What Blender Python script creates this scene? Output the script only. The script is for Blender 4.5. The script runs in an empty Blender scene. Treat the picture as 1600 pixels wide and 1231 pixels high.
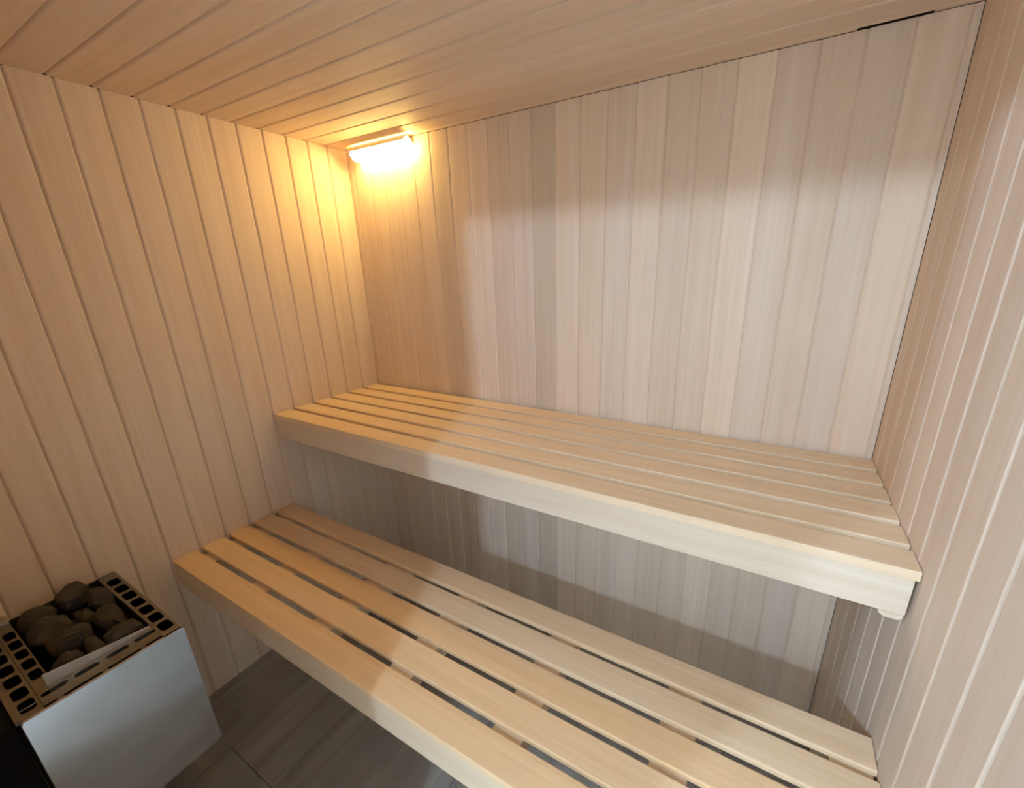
import bpy, bmesh, math, random
from mathutils import Vector, Matrix

# ------------------------------------------------------------------ camera, world, exposure
scene = bpy.context.scene
COL = scene.collection
scene.view_settings.view_transform = 'Standard'
scene.view_settings.look = 'None'
scene.view_settings.gamma = 1.0
scene.view_settings.use_curve_mapping = False
scene.view_settings.exposure = 0.52
scene.cycles.use_denoising = True
scene.cycles.use_light_tree = False
scene.cycles.max_bounces = 7
scene.cycles.diffuse_bounces = 6
scene.cycles.sample_clamp_indirect = 6.0

cam_d = bpy.data.cameras.new('camera')
cam = bpy.data.objects.new('camera', cam_d)
COL.objects.link(cam)
cam_d.sensor_fit = 'HORIZONTAL'
cam_d.sensor_width = 36.0
cam_d.lens = 36.0 * 659.516 / 1600.0
cam_d.shift_x = -26.382 / 1600.0
cam_d.shift_y = 20.356 / 1600.0
cam_d.clip_start = 0.01
CAM = Vector((1.6918, -1.4009, 1.5258))
yaw, pitch, roll = 0.5282, -0.3151, -0.0259
fwd = Vector((-math.sin(yaw) * math.cos(pitch), math.cos(yaw) * math.cos(pitch), math.sin(pitch)))
rt = Vector((math.cos(yaw), math.sin(yaw), 0.0))
up = rt.cross(fwd)
r2 = math.cos(roll) * rt + math.sin(roll) * up
u2 = -math.sin(roll) * rt + math.cos(roll) * up
M = Matrix((r2, u2, -fwd)).transposed().to_4x4()
M.translation = CAM
cam.matrix_world = M
scene.camera = cam

world = bpy.data.worlds.new('world')
scene.world = world
world.use_nodes = True
world.node_tree.nodes['Background'].inputs['Color'].default_value = (0.75, 0.85, 1.0, 1)
world.node_tree.nodes['Background'].inputs['Strength'].default_value = 0.02

# light strengths (the lamps themselves are built further down)
WARM_COL, WARM_STR = (1.0, 0.71, 0.22), 45.0       # sauna lamp in the corner
COOL_COL, COOL_STR = (0.54, 0.76, 1.04), 1260.0       # globe lamp of the lobby outside the doorway
FILL_STR = 1650.0  # extra lobby lamp, added as fill for the right wall

# ------------------------------------------------------------------ sizes (metres)
W, H = 1.9774, 2.0244          # room width (x), height
D = 1.45                       # room depth: back wall y=0, front wall y=-D
PITCH = 0.0878                 # cladding board pitch
JAMB_X, HEAD_Z = 1.196, 2.013  # doorway in the front wall
ZU, ZL = 1.0014, 0.6000        # bench tops
rnd = random.Random(7)

# ------------------------------------------------------------------ materials
def new_mat(name):
    m = bpy.data.materials.new(name)
    m.use_nodes = True
    nt = m.node_tree
    return m, nt, nt.nodes['Principled BSDF']

def lin(r, g, b):
    f = lambda c: ((c / 255 + 0.055) / 1.055) ** 2.4 if c / 255 > 0.04045 else c / 255 / 12.92
    return (f(r), f(g), f(b), 1)

def wood(name, axis, light, dark, rough=0.6, streak=0.55, knots=0.0):
    """pale wood with grain running along the object's own axis; each object's colour tints its board"""
    m, nt, b = new_mat(name)
    N, L = nt.nodes, nt.links
    tc = N.new('ShaderNodeTexCoord'); oi = N.new('ShaderNodeObjectInfo')
    off = N.new('ShaderNodeVectorMath'); off.operation = 'SCALE'; off.inputs[0].default_value = (37.1, 19.7, 53.3)
    L.new(oi.outputs['Random'], off.inputs['Scale'])
    add = N.new('ShaderNodeVectorMath'); add.operation = 'ADD'
    L.new(tc.outputs['Object'], add.inputs[0]); L.new(off.outputs[0], add.inputs[1])
    def grain(across, along, detail, dist):
        mp = N.new('ShaderNodeMapping')
        s = [across] * 3; s[axis] = along
        mp.inputs['Scale'].default_value = s
        L.new(add.outputs[0], mp.inputs['Vector'])
        n = N.new('ShaderNodeTexNoise'); n.inputs['Scale'].default_value = 1.0
        n.inputs['Detail'].default_value = detail; n.inputs['Distortion'].default_value = dist
        L.new(mp.outputs[0], n.inputs['Vector'])
        return n
    n1 = grain(24, 0.9, 2, 0.4)
    n2 = grain(130, 3.0, 1, 0.0)
    mix = N.new('ShaderNodeMath'); mix.operation = 'MULTIPLY_ADD'
    L.new(n2.outputs['Fac'], mix.inputs[0]); mix.inputs[1].default_value = 0.4
    m3 = N.new('ShaderNodeMath'); m3.operation = 'MULTIPLY'; L.new(n1.outputs['Fac'], m3.inputs[0]); m3.inputs[1].default_value = 0.6
    L.new(m3.outputs[0], mix.inputs[2])
    rp = N.new('ShaderNodeValToRGB')
    rp.color_ramp.elements[0].position = 0.5 - 0.22 / max(streak, .01) * 0.5
    rp.color_ramp.elements[1].position = 0.5 + 0.22 / max(streak, .01) * 0.6
    rp.color_ramp.elements[0].color = dark; rp.color_ramp.elements[1].color = light
    L.new(mix.outputs[0], rp.inputs[0])
    tint = N.new('ShaderNodeMix'); tint.data_type = 'RGBA'; tint.blend_type = 'MULTIPLY'
    tint.inputs['Factor'].default_value = 1.0
    L.new(rp.outputs[0], tint.inputs['A']); L.new(oi.outputs['Color'], tint.inputs['B'])
    L.new(tint.outputs['Result'], b.inputs['Base Color'])
    b.inputs['Roughness'].default_value = rough
    b.inputs['Specular IOR Level'].default_value = 0.16
    return m

PALE_L, PALE_D = lin(232, 211, 190), lin(219, 194, 168)
BEN_L, BEN_D = lin(234, 210, 180), lin(217, 187, 151)
MAT = {}
MAT['clad_z'] = wood('pale_cladding_upright', 2, PALE_L, PALE_D)
MAT['clad_x'] = wood('pale_cladding_lengthwise', 0, PALE_L, PALE_D)
MAT['slat'] = wood('bench_wood', 0, BEN_L, BEN_D, rough=0.42, streak=0.5)
MAT['slat_y'] = wood('bench_wood_cross', 1, BEN_L, BEN_D, rough=0.4)

def plain(name, col, rough=0.5, metal=0.0, noise=0.0, scale=20.0, bump=0.0, spec=0.5):
    m, nt, b = new_mat(name)
    N, L = nt.nodes, nt.links
    b.inputs['Roughness'].default_value = rough
    b.inputs['Metallic'].default_value = metal
    b.inputs['Specular IOR Level'].default_value = spec
    if noise > 0:
        tc = N.new('ShaderNodeTexCoord')
        n = N.new('ShaderNodeTexNoise'); n.inputs['Scale'].default_value = scale; n.inputs['Detail'].default_value = 6
        L.new(tc.outputs['Object'], n.inputs['Vector'])
        rp = N.new('ShaderNodeValToRGB')
        rp.color_ramp.elements[0].position = 0.3; rp.color_ramp.elements[1].position = 0.7
        rp.color_ramp.elements[0].color = tuple(c * (1 - noise) for c in col[:3]) + (1,)
        rp.color_ramp.elements[1].color = tuple(min(1, c * (1 + noise)) for c in col[:3]) + (1,)
        L.new(n.outputs['Fac'], rp.inputs[0]); L.new(rp.outputs[0], b.inputs['Base Color'])
        if bump > 0:
            bp = N.new('ShaderNodeBump'); bp.inputs['Strength'].default_value = bump; bp.inputs['Distance'].default_value = 0.004
            L.new(n.outputs['Fac'], bp.inputs['Height']); L.new(bp.outputs[0], b.inputs['Normal'])
    else:
        b.inputs['Base Color'].default_value = col
    return m

MAT['backing'] = plain('dark_backing_board', lin(70, 52, 36), 0.9)
MAT['plaster'] = plain('white_plaster', lin(238, 234, 226), 0.8, noise=0.02, scale=6)
MAT['steel'] = plain('brushed_steel', lin(232, 235, 240), 0.13, 1.0, noise=0.03, scale=9)
MAT['rim'] = plain('perforated_steel', lin(150, 142, 128), 0.45, 1.0, noise=0.12, scale=30)
MAT['black'] = plain('black_steel', lin(20, 20, 22), 0.85, 0.0, spec=0.1)
MAT['satin'] = plain('satin_steel', lin(232, 235, 240), 0.5, 1.0)
MAT['inside'] = plain('dark_cage_steel', lin(26, 23, 21), 0.7, 0.0)  # near-black finish of the stone cage
MAT['stone'] = plain('grey_sauna_stone', lin(64, 60, 54), 0.85, noise=0.35, scale=26, bump=0.5, spec=0.25)
MAT['concrete'] = plain('screed', lin(110, 106, 100), 0.9)
MAT['grout'] = plain('grout', lin(96, 90, 84), 0.9)
MAT['lamp_base'] = plain('white_lamp_base', lin(235, 232, 225), 0.4)

def tile_mat():
    m, nt, b = new_mat('wood_look_floor_tile')
    N, L = nt.nodes, nt.links
    tc = N.new('ShaderNodeTexCoord'); oi = N.new('ShaderNodeObjectInfo')
    off = N.new('ShaderNodeVectorMath'); off.operation = 'SCALE'; off.inputs[0].default_value = (31, 17, 5)
    L.new(oi.outputs['Random'], off.inputs['Scale'])
    add = N.new('ShaderNodeVectorMath'); add.operation = 'ADD'
    L.new(tc.outputs['Object'], add.inputs[0]); L.new(off.outputs[0], add.inputs[1])
    mp = N.new('ShaderNodeMapping'); mp.inputs['Scale'].default_value = (16, 2.2, 1)
    L.new(add.outputs[0], mp.inputs['Vector'])
    n = N.new('ShaderNodeTexNoise'); n.inputs['Scale'].default_value = 1; n.inputs['Detail'].default_value = 6
    n.inputs['Distortion'].default_value = 0.6
    L.new(mp.outputs[0], n.inputs['Vector'])
    rp = N.new('ShaderNodeValToRGB')
    rp.color_ramp.elements[0].position = 0.3; rp.color_ramp.elements[1].position = 0.72
    rp.color_ramp.elements[0].color = lin(138, 130, 122); rp.color_ramp.elements[1].color = lin(166, 158, 150)
    L.new(n.outputs['Fac'], rp.inputs[0]); L.new(rp.outputs[0], b.inputs['Base Color'])
    b.inputs['Roughness'].default_value = 0.32
    return m
MAT['tile'] = tile_mat()

def emit(name, col, strength):
    m, nt, b = new_mat(name)
    b.inputs['Base Color'].default_value = (0.9, 0.88, 0.84, 1)
    b.inputs['Emission Color'].default_value = tuple(col) + (1,)
    b.inputs['Emission Strength'].default_value = strength
    return m
MAT['warm'] = emit('warm_lamp_diffuser', WARM_COL, WARM_STR)
MAT['cool'] = emit('opal_globe_lit', COOL_COL, COOL_STR)
MAT['cool_fill'] = emit('opal_globe_fill', COOL_COL, FILL_STR)

# ------------------------------------------------------------------ helpers
def mesh_from(name, verts, faces, mat, smooth=False):
    me = bpy.data.meshes.new(name)
    me.from_pydata(verts, [], faces)
    me.materials.append(MAT[mat])
    bm = bmesh.new(); bm.from_mesh(me)
    bmesh.ops.recalc_face_normals(bm, faces=bm.faces)
    bm.to_mesh(me); bm.free()
    if smooth:
        for p in me.polygons: p.use_smooth = True
    return me

def obj(name, me, parent=None, loc=(0, 0, 0), tint=None, **props):
    o = bpy.data.objects.new(name, me)
    COL.objects.link(o)
    o.location = loc
    if parent is not None: o.parent = parent
    if tint is not None: o.color = (tint[0], tint[1], tint[2], 1)
    for k, v in props.items(): o[k] = v
    return o

def empty(name, loc, label, category, group=None):
    o = bpy.data.objects.new(name, None)
    COL.objects.link(o); o.location = loc
    o['label'] = label; o['category'] = category
    if group: o['group'] = group
    return o

class MB:
    def __init__(s): s.v, s.f = [], []
    def add(s, vs, fs):
        k = len(s.v); s.v += [tuple(v) for v in vs]; s.f += [tuple(i + k for i in f) for f in fs]
    def box(s, x0, x1, y0, y1, z0, z1):
        s.add([(x0, y0, z0), (x1, y0, z0), (x1, y1, z0), (x0, y1, z0), (x0, y0, z1), (x1, y0, z1), (x1, y1, z1), (x0, y1, z1)],
              [(0, 3, 2, 1), (4, 5, 6, 7), (0, 1, 5, 4), (1, 2, 6, 5), (2, 3, 7, 6), (3, 0, 4, 7)])
    def prism(s, pts, fn, a, b):
        """extrude a 2-D outline pts along an axis: fn(u, v, t) -> xyz"""
        n = len(pts)
        s.add([fn(u, v, a) for u, v in pts] + [fn(u, v, b) for u, v in pts],
              [tuple(range(n))[::-1], tuple(range(n, 2 * n))] + [(i, (i + 1) % n, n + (i + 1) % n, n + i) for i in range(n)])
    def build(s, name, mat, parent=None, loc=(0, 0, 0), smooth=False, tint=None, **props):
        return obj(name, mesh_from(name, s.v, s.f, mat, smooth), parent, loc, tint, **props)

def rounded_rect(w, h, r, seg=3):
    pts = []
    for cx, cy, a0 in ((w / 2 - r, h / 2 - r, 0), (-w / 2 + r, h / 2 - r, 90), (-w / 2 + r, -h / 2 + r, 180), (w / 2 - r, -h / 2 + r, 270)):
        for i in range(seg + 1):
            a = math.radians(a0 + 90 * i / seg)
            pts.append((cx + r * math.cos(a), cy + r * math.sin(a)))
    return pts

def board_outline(w, r0=True, r1=True, deep=1.0):
    """tongue-and-groove board: u across the width, v outwards (face at v=0), soft rounded long edges"""
    g, t = 0.0001, -0.0125
    edge = [(0.0001, -0.0028 * deep), (0.0012, -0.0021 * deep), (0.0026, -0.0011 * deep), (0.0042, -0.0003 * deep), (0.0058, 0.0)]
    p = [(g, t)]
    p += edge if r0 else [(0.0, 0.0)]
    p += [(w - u, v) for u, v in reversed(edge)] if r1 else [(w, 0.0)]
    p += [(w - g, t)]
    return p

def tinted(base=1.0, spread=0.05, warm=0.02):
    k = base * (1 + rnd.uniform(-spread, spread)); w = rnd.uniform(-warm, warm)
    return (min(1, k * (1 + w * .3)), min(1, k), min(1, k * (1 - w)))

def struct(name, mb, mat, label=None):
    o = mb.build(name, mat)
    o['kind'] = 'structure'
    if label: o['label'] = label
    return o

# ------------------------------------------------------------------ the room shell
# floor: screed, then wood-look tiles laid along y
m = MB(); m.box(-0.2, W + 0.2, -D - 0.02, 0.15, -0.12, -0.0085)
floor = struct('floor', m, 'grout', 'grey brown wood-look tiled floor under the benches')
TW = 0.2425
x = 0.52 - 3 * TW
row = 0
while x < W:
    y0 = 0.02 - (0.55 if row % 2 else 0.0)
    segs = [(0.0, -0.62), (-0.62, -D)] if row % 2 else [(0.0, -1.05), (-1.05, -D)]
    a, bx = max(x, -0.012) + 0.001, min(x + TW, W + 0.012) - 0.001
    if bx - a > 0.02:
        for s0, s1 in segs:
            t = MB()
            w_, l_ = bx - a, s0 - s1 - 0.002
            t.prism([(-w_ / 2, -0.008), (w_ / 2, -0.008), (w_ / 2, -0.0008), (w_ / 2 - 0.0008, 0), (-w_ / 2 + 0.0008, 0), (-w_ / 2, -0.0008)],
                    lambda u, v, q: (u, q, v), -l_ / 2, l_ / 2)
            t.build('tile', 'tile', floor, ((a + bx) / 2, (s0 + s1) / 2, 0))
    x += TW; row += 1

def clad_wall(name, backing, seams, lo, hi, z0, z1, place, label, tints=None, deep=1.0):
    """upright boards between the seam positions lo..hi; place(u, v, z) -> xyz with v outwards"""
    wall = struct(name, backing, 'backing', label)
    edges = [lo] + [s for s in seams if lo + 0.004 < s < hi - 0.004] + [hi]
    cache = {}
    for i in range(len(edges) - 1):
        a, b = edges[i], edges[i + 1]
        key = (round(b - a, 5), i == 0, i == len(edges) - 2)
        if key not in cache:
            t = MB()
            t.prism(board_outline(b - a, i > 0, i < len(edges) - 2, deep), lambda u, v, z: tuple(Vector(place(u, v, z)) - Vector(place(0, 0, z0))), z0, z1)
            cache[key] = mesh_from('board', t.v, t.f, 'clad_z')
        tint = tints(i, a, b) if tints else tinted()
        obj('board', cache[key], wall, place(a, 0, z0), tint)
    return wall

# back wall boards differ in tone the most (x of board -> brightness)
BACK_TONE = [(.03, .98), (.12, 1.0), (.206, 1.0), (.294, .99), (.382, 1.0), (.47, .88), (.558, .99), (.645, 1.0), (.733, .90), (.821, .93),
             (.909, .82), (.9965, 1.0), (1.084, .98), (1.172, .97), (1.26, 1.02), (1.348, .94), (1.4355, .95), (1.523, 1.06),
             (1.611, .95), (1.699, .93), (1.787, .96), (1.8745, 1.04), (1.962, .95)]
def back_tint(i, a, b):
    k = min(BACK_TONE, key=lambda t: abs(t[0] - a))[1] if i else .97
    w = rnd.uniform(-.025, .025)
    return (min(1.08, k * (1 + w * .3)), k, k * (1 - w) * (0.97 if k < .9 else 1.0))
m = MB(); m.box(-0.11, W + 0.11, 0.030, 0.10, -0.1, H + 0.14)
clad_wall('wall_back', m, [0.0307 + PITCH * k for k in range(0, 24)], 0.0006, W - 0.0014, 0.0, H - 0.0014, lambda u, v, z: (u, -v, z),
          'pale upright board wall behind the upper bench', back_tint, 0.95)
m = MB(); m.box(-0.10, -0.030, -D - 0.06, 0.10, -0.1, H + 0.14)
clad_wall('wall_left', m, [0.0035 + PITCH * k for k in range(1, 20)], 0.0, D, 0.0, H, lambda u, v, z: (v, -u, z),
          'pale upright board wall beside the heater', lambda i, a, b: tinted(.97, .025, .02), 2.3)
m = MB(); m.box(W + 0.030, W + 0.10, -D - 0.06, 0.10, -0.1, H + 0.14)
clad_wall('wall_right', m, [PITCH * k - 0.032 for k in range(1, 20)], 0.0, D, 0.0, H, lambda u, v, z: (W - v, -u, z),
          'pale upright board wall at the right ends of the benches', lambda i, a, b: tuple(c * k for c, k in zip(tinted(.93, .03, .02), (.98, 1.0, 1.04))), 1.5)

# ceiling: boards run along x
m = MB(); m.box(-0.10, W + 0.10, -D - 0.06, 0.10, H + 0.040, H + 0.14)
ceiling = struct('ceiling', m, 'backing', 'pale board ceiling with boards running along the benches')
edges = [0.0] + [0.0183 + PITCH * k for k in range(0, 17) if 0.0183 + PITCH * k < D - 0.01] + [D]
cache = {}
for i in range(len(edges) - 1):
    a, b = edges[i], edges[i + 1]
    key = round(b - a, 5)
    if i == 0:
        t = MB()   # narrow strip at the back wall with the ventilation slot cut into its edge
        fn = lambda u, v, xx: (xx, -u, -v)
        t.prism(board_outline(b, False, True), fn, -0.012, 1.765)
        t.prism([(0.009 + u * (b - .009) / b, v) for u, v in board_outline(b, False, True)], fn, 1.765, 1.897)
        t.prism(board_outline(b, False, True), fn, 1.897, W + 0.012)
        t.build('board', 'clad_x', ceiling, (0, 0, H), tint=tinted(.96, .02))
        continue
    if key not in cache:
        t = MB(); t.prism(board_outline(b - a, True, True, 2.5), lambda u, v, xx: (xx, -u, -v), 0.0004, W + 0.012)
        cache[key] = mesh_from('board', t.v, t.f, 'clad_x')
    obj('board', cache[key], ceiling, (0, -a, H), tinted(.96, .025))

# front wall with the doorway the picture was taken from (outside the picture)
m = MB()
m.box(-0.10, JAMB_X, -D - 0.06, -D - 0.0126, -0.1, H + 0.14)
m.box(JAMB_X, W + 0.10, -D - 0.06, -D - 0.0126, HEAD_Z, H + 0.14)
front = clad_wall('wall_front', m, [PITCH * k for k in range(1, 14)], 0.0, JAMB_X, 0.0, H, lambda u, v, z: (u, -D + v, z),
                  'pale upright board wall behind the heater beside the doorway')

# lobby outside the doorway
LY0, LY1, LX0, LX1, LZ = -D - 0.06, -3.25, -1.6, 3.4, 2.42
def slab(name, *b, mat='plaster', label=None):
    q = MB(); q.box(*b); return struct(name, q, mat, label)
slab('floor_lobby', LX0, LX1, LY1, LY0 + 0.04, -0.12, 0.0, mat='plaster', label='white lobby floor outside the doorway')
slab('ceiling_lobby', LX0, LX1, LY1, LY0, LZ, LZ + 0.05, label='white lobby ceiling outside the doorway')
slab('wall_lobby_back', LX0, LX1, LY1 - 0.05, LY1, 0, LZ, label='white far wall of the lobby')
slab('wall_lobby_left', LX0 - 0.05, LX0, LY1, LY0, 0, LZ, label='white left wall of the lobby')
slab('wall_lobby_right', LX1, LX1 + 0.05, LY1, LY0, 0, LZ, label='white right wall of the lobby')
q = MB(); q.box(LX0, -0.10, LY0 - 0.0, LY0 + 0.02, 0, LZ); q.box(W + 0.10, LX1, LY0, LY0 + 0.02, 0, LZ); q.box(-0.10, W + 0.10, LY0, LY0 + 0.02, H + 0.14, LZ)
struct('wall_lobby_front', q, 'plaster', 'white lobby wall around the sauna front')

def globe_lamp(loc, mat, label):
    root = empty('globe_lamp', (loc[0], loc[1], LZ), label, 'lamp', 'globe lamps of the lobby ceiling')
    bm = bmesh.new(); bmesh.ops.create_uvsphere(bm, u_segments=24, v_segments=14, radius=0.042)
    me = bpy.data.meshes.new('globe'); bm.to_mesh(me); bm.free(); me.materials.append(MAT[mat])
    for p in me.polygons: p.use_smooth = True
    obj('globe', me, root, (0, 0, loc[2] - LZ))
    n = 20; b = MB()
    b.prism([(0.05 * math.cos(2 * math.pi * i / n), 0.05 * math.sin(2 * math.pi * i / n)) for i in range(n)], lambda u, v, z: (u, v, z), loc[2] - LZ + 0.075, 0)
    b.build('base', 'lamp_base', root)
globe_lamp((1.78, -2.87, 2.29), 'cool', 'white globe lamp on the lobby ceiling straight behind the doorway')
globe_lamp((0.35, -2.87, 2.29), 'cool_fill', 'added white globe lamp left of the doorway, lighting the right wall')  # unseen second lamp, added to brighten the right wall

# ------------------------------------------------------------------ benches
def slat_outline(w, t, r=0.003):
    return [(u + w / 2, v - t / 2) for u, v in rounded_rect(w, t, r, 2)]

def bench(name, label, y_front, n, w, gap, T, ztop, face_h, tints, fascia_tint, supports):
    root = empty(name, (W / 2, y_front, 0), label, 'bench')
    ox = W / 2
    x0, x1 = 0.0015, W - 0.0015
    L = x1 - x0
    t = MB(); t.prism(slat_outline(w, T), lambda u, v, q: (q, u, v), -L / 2, L / 2)
    me = mesh_from('slat', t.v, t.f, 'slat', False)
    t = MB(); t.prism([(0, -T), (w, -T), (w, -0.003), (w - 0.0009, -0.0009), (w - 0.003, 0), (0.0025, 0), (0.0007, -0.0007), (0, -0.0025)],
                      lambda u, v, q: (q, u, v), -L / 2, L / 2)
    me0 = mesh_from('slat', t.v, t.f, 'slat', False)
    for i in range(n):
        obj('slat', me if i else me0, root, ((x0 + x1) / 2 - ox, i * (w + gap), ztop), tints[i])
    depth = n * w + (n - 1) * gap
    # front fascia board under the first slat, a little short of the right wall
    t = MB(); fh = face_h - T - 0.0002
    t.prism([(0, 0), (0.025, 0), (0.025, -fh), (0.002, -fh), (0.0005, -fh + 0.0005), (0, -fh + 0.002)], lambda u, v, q: (q, u, v), x0 + 0.0025 - ox, x1 - 0.006 - ox)
    t.build('fascia', 'slat', root, (0, 0.0002, ztop - T - 0.0002), tint=fascia_tint)
    # cross-pieces under the slats
    SH = 0.045
    for (a, b) in supports:
        t = MB()
        t.box(a - ox, b - ox, 0.0262, depth - 0.004, ztop - T - SH, ztop - T - 0.0002)
        t.build('crosspiece', 'slat_y', root, tint=tinted(.93, .04))
    # rail fixed to each side wall
    for a, b in ((0.002, 0.034), (W - 0.046, W - 0.010)):
        zb = ztop - face_h + 0.004; zt = ztop - T - SH - 0.0004
        t = MB(); t.box(a - ox, b - ox, 0.0262, depth - 0.004, zb, zt)
        t.build('wall_rail', 'slat_y', root, tint=(.95, .94, .92))
    # rounded support end showing under the fascia at the right wall
    r = 0.0118
    a, b = W - 0.046, W - 0.0090
    zt = ztop - face_h - 0.0002; zb = zt - r
    prof = [(a - ox, zt)] + [(a - ox + r * 1.3 * (1 - math.cos(math.radians(q))), zt - r * math.sin(math.radians(q))) for q in (20, 40, 60, 80)]
    prof += [(b - ox - 0.006, zb), (b - ox, zb + 0.005), (b - ox, zt)]
    t = MB(); t.prism(prof, lambda u, v, q: (u, q, v), 0.0006, depth - 0.004)
    t.build('support_end', 'slat_y', root, tint=fascia_tint)
    return root

sup = [(0.034, 0.1095), (0.345, 0.4225), (0.656, 0.7335), (0.967, 1.0385), (1.279, 1.3505), (1.591, 1.6625), (1.901, 1.972)]
bench('sauna_bench', 'upper slatted pale wood bench along the back wall, six narrow slats', -0.530, 6, 0.072, 0.0175, 0.0190, ZU, 0.0987,
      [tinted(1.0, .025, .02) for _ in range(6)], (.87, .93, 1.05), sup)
bench('sauna_bench', 'lower slatted wood bench with wide open gaps, in front of the upper one', -0.966, 5, 0.0722, 0.0175, 0.0145, ZL, 0.0955,
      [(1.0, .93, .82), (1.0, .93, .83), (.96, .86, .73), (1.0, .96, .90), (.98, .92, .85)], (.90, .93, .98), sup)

# ------------------------------------------------------------------ corner lamp
lamp = empty('wall_lamp', (0.2475, -0.0185, 2.0045), 'glowing warm white lamp in the corner under the ceiling', 'lamp')
lamp.rotation_euler.x = math.radians(40)      # corner luminaire, tilted down into the room
b = MB(); b.prism([(u, v) for u, v in rounded_rect(0.300, 0.044, 0.018, 4)], lambda u, v, q: (u, q, v), -0.012, 0.0)
b.build('base', 'lamp_base', lamp)
b = MB(); b.prism([(-0.0125, -0.026), (-0.0125, 0.026), (-0.026, 0.026), (-0.038, 0.014), (-0.040, 0.0), (-0.038, -0.014), (-0.026, -0.026)], lambda u, v, q: (q, u, v), -0.1615, -0.158)
b.build('end_light_block', 'lamp_base', lamp)  # opaque end added to keep lamp light off the nearby left wall
b = MB(); b.prism([(-0.0125, 0.0275), (-0.0125, 0.0290), (-0.048, 0.0290), (-0.048, 0.0275)], lambda u, v, q: (q, u, v), -0.1615, 0.158)
b.build('top_light_block', 'lamp_base', lamp)  # plate added above the diffuser to hold its light off the ceiling
# bulging diffuser: rounded box with soft edges
bm = bmesh.new()
nx, nv = 14, 8
verts, faces = [], []
lens = rounded_rect(0.315, 0.054, 0.026, 6)
rings = [(1.0, -0.012), (0.995, -0.022), (0.95, -0.032), (0.82, -0.039), (0.5, -0.042)]
for s, y in rings:
    for u, v in lens:
        du = 0.054 * (1 - s) / 2
        k = (abs(u) - du) / abs(u) if abs(u) > 1e-6 else 1
        verts.append((u * max(k, 0.3), y, v * s))
n = len(lens)
for i in range(len(rings) - 1):
    for j in range(n):
        faces.append((i * n + j, i * n + (j + 1) % n, (i + 1) * n + (j + 1) % n, (i + 1) * n + j))
faces.append(tuple((len(rings) - 1) * n + j for j in range(n)))
faces.append(tuple(range(n))[::-1])
bm.free()
obj('diffuser', mesh_from('diffuser', verts, faces, 'warm', True), lamp)

# ------------------------------------------------------------------ sauna heater
HX0, HX1, HY0, HY1, HZ0, HZ1 = 0.022, 0.470, -1.391, -1.107, 0.268, 0.670
heater = empty('sauna_heater', (0.25, -1.25, 0), 'steel sauna heater filled with dark stones beside the left wall', 'heater')
HL = Vector((0.25, -1.25, 0))
def hp(mb, name, mat, smooth=False, label=None, parent=None):
    o = mb.build(name, mat, parent or heater, (0, 0, 0), smooth)
    o.data.transform(Matrix.Translation(-HL))
    if label: o['label'] = label
    return o
def perforated(z, t, cells):
    """flat plate with holes; cells = (x0, x1, y0, y1, hole_w, hole_h, radius, cx, cy) (hole_w 0 = blank)"""
    mb = MB()
    for x0, x1, y0, y1, hw, hh, r, cx, cy in cells:
        if hw <= 0:
            mb.box(x0, x1, y0, y1, z - t, z); continue
        hole = [(cx + u, cy + v) for u, v in rounded_rect(hw, hh, r, 3)]
        outer = []
        for u, v in hole:
            dx, dy = u - cx, v - cy
            k = min(((x1 - cx) / dx) if dx > 1e-9 else ((x0 - cx) / dx if dx < -1e-9 else 1e9),
                    ((y1 - cy) / dy) if dy > 1e-9 else ((y0 - cy) / dy if dy < -1e-9 else 1e9))
            outer.append([cx + dx * k, cy + dy * k])
        for X, Y in ((x0, y0), (x1, y0), (x1, y1), (x0, y1)):     # pull the nearest outer point into each corner
            q = min(outer, key=lambda p: (p[0] - X) ** 2 + (p[1] - Y) ** 2); q[0], q[1] = X, Y
        n = len(hole); vs = []
        for zz in (z, z - t):
            vs += [(u, v, zz) for u, v in hole] + [(u, v, zz) for u, v in outer]
        fs = []
        for i in range(n):
            j = (i + 1) % n
            fs += [(i, j, n + j, n + i), (2 * n + i, 3 * n + i, 3 * n + j, 2 * n + j), (i, 2 * n + i, 2 * n + j, j), (n + i, n + j, 3 * n + j, 3 * n + i)]
        mb.add(vs, fs)
    return mb
HC = [0.0855 + 0.0558 * k for k in range(7)]
def row(y0, y1, cy, hh, xs, hw, xa, xb):
    cells, prev = [], xa
    for i, c in enumerate(xs):
        nxt = (c + xs[i + 1]) / 2 if i + 1 < len(xs) else min(xb, c + 0.0279)
        lo = max(prev, c - 0.0279) if i == 0 else prev
        if i == 0 and lo > xa + 1e-6: cells.append((xa, lo, y0, y1, 0, 0, 0, 0, 0))
        cells.append((lo, nxt, y0, y1, hw, hh, min(hw, hh) * 0.32, c, cy)); prev = nxt
    if prev < xb - 1e-6: cells.append((prev, xb, y0, y1, 0, 0, 0, 0, 0))
    return cells
hp(perforated(HZ1, 0.0015, row(-1.148, -1.109, -1.1285, 0.0265, HC, 0.044, HX0, HX1 - 0.002)), 'grille', 'rim')
hp(perforated(HZ1, 0.0015, row(-1.389, -1.3555, -1.3725, 0.0245, HC, 0.043, HX0, HX1 - 0.010)), 'grille', 'rim')
hp(perforated(HZ1 - 0.003, 0.0015, row(-1.3545, -1.3265, -1.3395, 0.0205, [0.1016 + 0.0548 * k for k in range(5)], 0.042, HX0, 0.392)), 'grille', 'rim')
slots = [(0.394, 0.452, ya, yb, 0.0155, 0.043, 0.0076, 0.4155, yc) for ya, yb, yc in
         ((-1.3545, -1.3045, -1.330), (-1.3045, -1.249, -1.2768), (-1.249, -1.1945, -1.2218), (-1.1945, -1.1485, -1.169))]
hp(perforated(HZ1 - 0.0005, 0.0015, slots), 'slotted_strip', 'rim')
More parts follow.
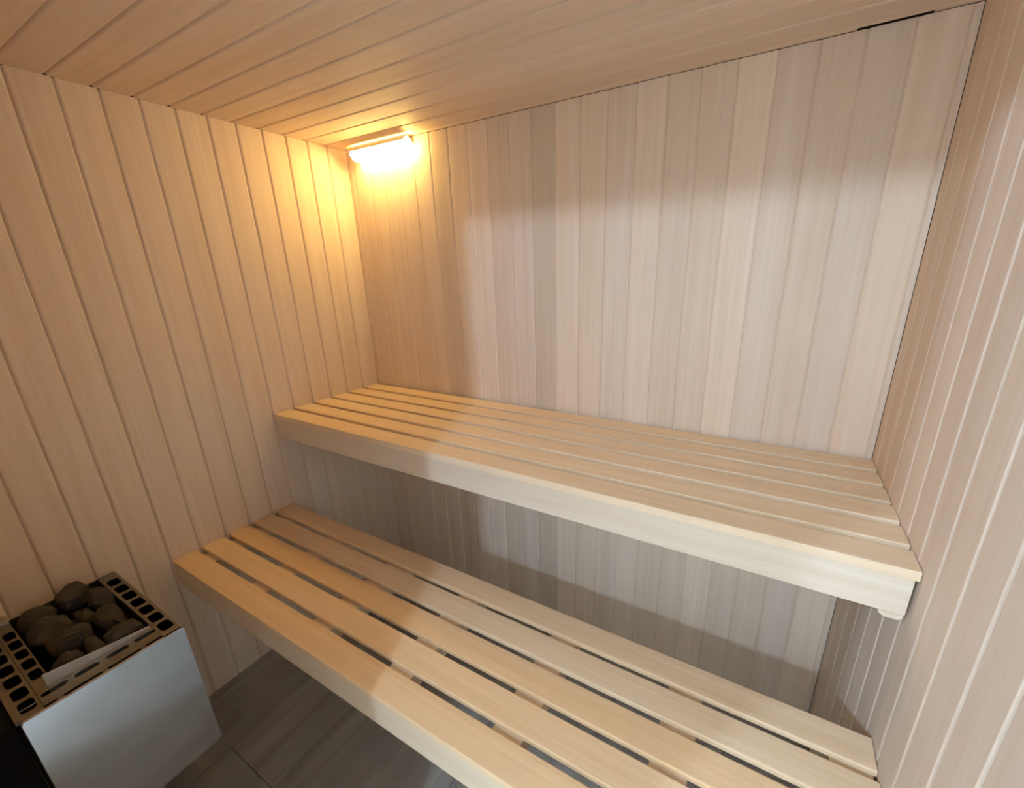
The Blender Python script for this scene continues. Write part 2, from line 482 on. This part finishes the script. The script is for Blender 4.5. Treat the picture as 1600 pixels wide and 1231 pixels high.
for ya, yb in ((-1.335, -1.325), (-1.262, -1.252), (-1.19, -1.18)):   # small tabs that bridge the dark joint beside the polished side
    m = MB(); m.box(0.452, 0.4615, ya, yb, HZ1 - 0.003, HZ1 - 0.001); hp(m, 'tab', 'rim')
m = MB(); m.prism([(u + (HY0 + HY1) / 2, v + (HZ0 + HZ1) / 2) for u, v in rounded_rect(HY1 - HY0 - 0.001, HZ1 - HZ0, 0.006, 2)], lambda u, v, q: (q, u, v), 0.462, HX1)
hp(m, 'side_panel', 'steel', label='polished steel side')
m = MB(); m.prism([(u + (HY0 + HY1) / 2, v + (HZ0 + HZ1) / 2) for u, v in rounded_rect(HY1 - HY0 - 0.001, HZ1 - HZ0, 0.006, 2)], lambda u, v, q: (q, u, v), HX0 - 0.002, HX0 + 0.004)
hp(m, 'side_panel', 'steel')
m = MB(); m.box(HX0 + 0.004, 0.4615, HY1 - 0.003, HY1 - 0.0005, HZ0 + 0.004, HZ1 - 0.0015)
hp(m, 'front_panel', 'steel')
m = MB(); m.box(HX0, 0.455, HY0 - 0.0055, HY0 + 0.0015, HZ1 - 0.009, HZ1 + 0.0015)
hp(m, 'rim_flange', 'rim')
m = MB(); m.box(HX0 + 0.004, 0.460, HY0 - 0.0050, HY0 - 0.0005, HZ0, HZ1 - 0.0095); m.box(HX0 + 0.004, 0.460, -D + 0.0005, HY0 - 0.0065, HZ0, HZ1 - 0.003)
hp(m, 'back_bracket', 'black', label='black mounting back')
m = MB()   # stone cage: four thin walls and a floor
m.box(0.030, 0.0325, -1.326, -1.149, 0.40, HZ1 - 0.004); m.box(0.030, 0.392, -1.3285, -1.326, 0.40, HZ1 - 0.006)
m.box(0.030, 0.392, -1.149, -1.1465, 0.40, HZ1 - 0.002); m.box(0.030, 0.460, -1.385, -1.112, 0.398, 0.40)
m.box(0.389, 0.3905, -1.3265, -1.149, 0.40, HZ1 - 0.004)
hp(m, 'stone_cage', 'inside')
m = MB()   # upright plate behind the slotted strip, higher towards the wall
m.prism([(-1.336, 0.640), (-1.150, 0.640), (-1.150, 0.6735), (-1.20, 0.680), (-1.336, 0.701)], lambda u, v, q: (q, u, v), 0.3912, 0.3932)
hp(m, 'cage_plate', 'satin')

# ------------------------------------------------------------------ stones, each one a thing
def stone_mesh(sx, sy, sz, seed, n=26):
    rr = random.Random(seed)
    bm = bmesh.new()
    for i in range(n):
        z = rr.uniform(-1, 1); a = rr.uniform(0, 6.2832); q = math.sqrt(1 - z * z)
        p = Vector((q * math.cos(a), q * math.sin(a), z))
        k = max(abs(p.x), abs(p.y), abs(p.z)); p = p.lerp(p / k, 0.55) * rr.uniform(0.86, 1.0)
        bm.verts.new((p.x * sx, p.y * sy, p.z * sz))
    r = bmesh.ops.convex_hull(bm, input=bm.verts)
    bmesh.ops.delete(bm, geom=[g for g in r['geom_interior'] if isinstance(g, bmesh.types.BMVert)], context='VERTS')
    bmesh.ops.dissolve_limit(bm, angle_limit=math.radians(14), verts=bm.verts, edges=bm.edges)
    bmesh.ops.bevel(bm, geom=list(bm.edges), offset=min(sx, sy, sz) * 0.13, segments=2, affect='EDGES', clamp_overlap=True)
    bmesh.ops.triangulate(bm, faces=bm.faces)
    me = bpy.data.meshes.new('sauna_stone'); bm.to_mesh(me); bm.free()
    me.materials.append(MAT['stone'])
    return me
STONES = [  # x, y, z, half sizes, rotation about z, label
    (0.078, -1.285, 0.664, .043, .037, .034, .05, 'rounded dark stone at the far left of the heater, against the board wall'),
    (0.076, -1.213, 0.682, .040, .033, .032, .1, 'knob-shaped grey stone, topmost at the back of the pile'),
    (0.150, -1.176, 0.676, .036, .024, .036, .05, 'tall stone at the back right beside the first grille holes'),
    (0.166, -1.282, 0.660, .043, .041, .036, .1, 'large rounded stone left of the middle of the pile'),
    (0.258, -1.262, 0.666, .046, .044, .036, .05, 'large blocky grey stone in the middle of the pile'),
    (0.172, -1.218, 0.648, .034, .018, .030, .0, 'small brownish stone between the tall stone and the middle of the pile'),
    (0.252, -1.184, 0.664, .058, .033, .032, .05, 'broad dark slab along the row of seven grille holes'),
    (0.350, -1.188, 0.660, .037, .037, .034, .0, 'dark angular stone in the right front corner of the pile'),
    (0.346, -1.292, 0.656, .037, .031, .034, .0, 'dark grey stone in the front left corner of the pile'),
    (0.350, -1.243, 0.662, .036, .017, .034, .0, 'narrow pale olive stone at the front beside the bright wedge plate'),
    (0.110, -1.240, 0.575, .066, .070, .036, .0, 'shaded stone low in the gap beside the knob-shaped stone'),
    (0.300, -1.240, 0.568, .080, .070, .036, .0, 'shaded stone low in the gap between the middle block and the front stones'),
]
for i, (sx_, sy_, sz_, a, b_, c, rz, lab) in enumerate(STONES):
    o = obj('sauna_stone', stone_mesh(a * 1.08, b_ * 1.08, c * 1.05, 100 + i), None, (sx_, sy_, sz_), None, label=lab, category='stone', group='stones in the heater')
    o.rotation_euler = (rnd.uniform(-.06, .06), rnd.uniform(-.06, .06), rz)
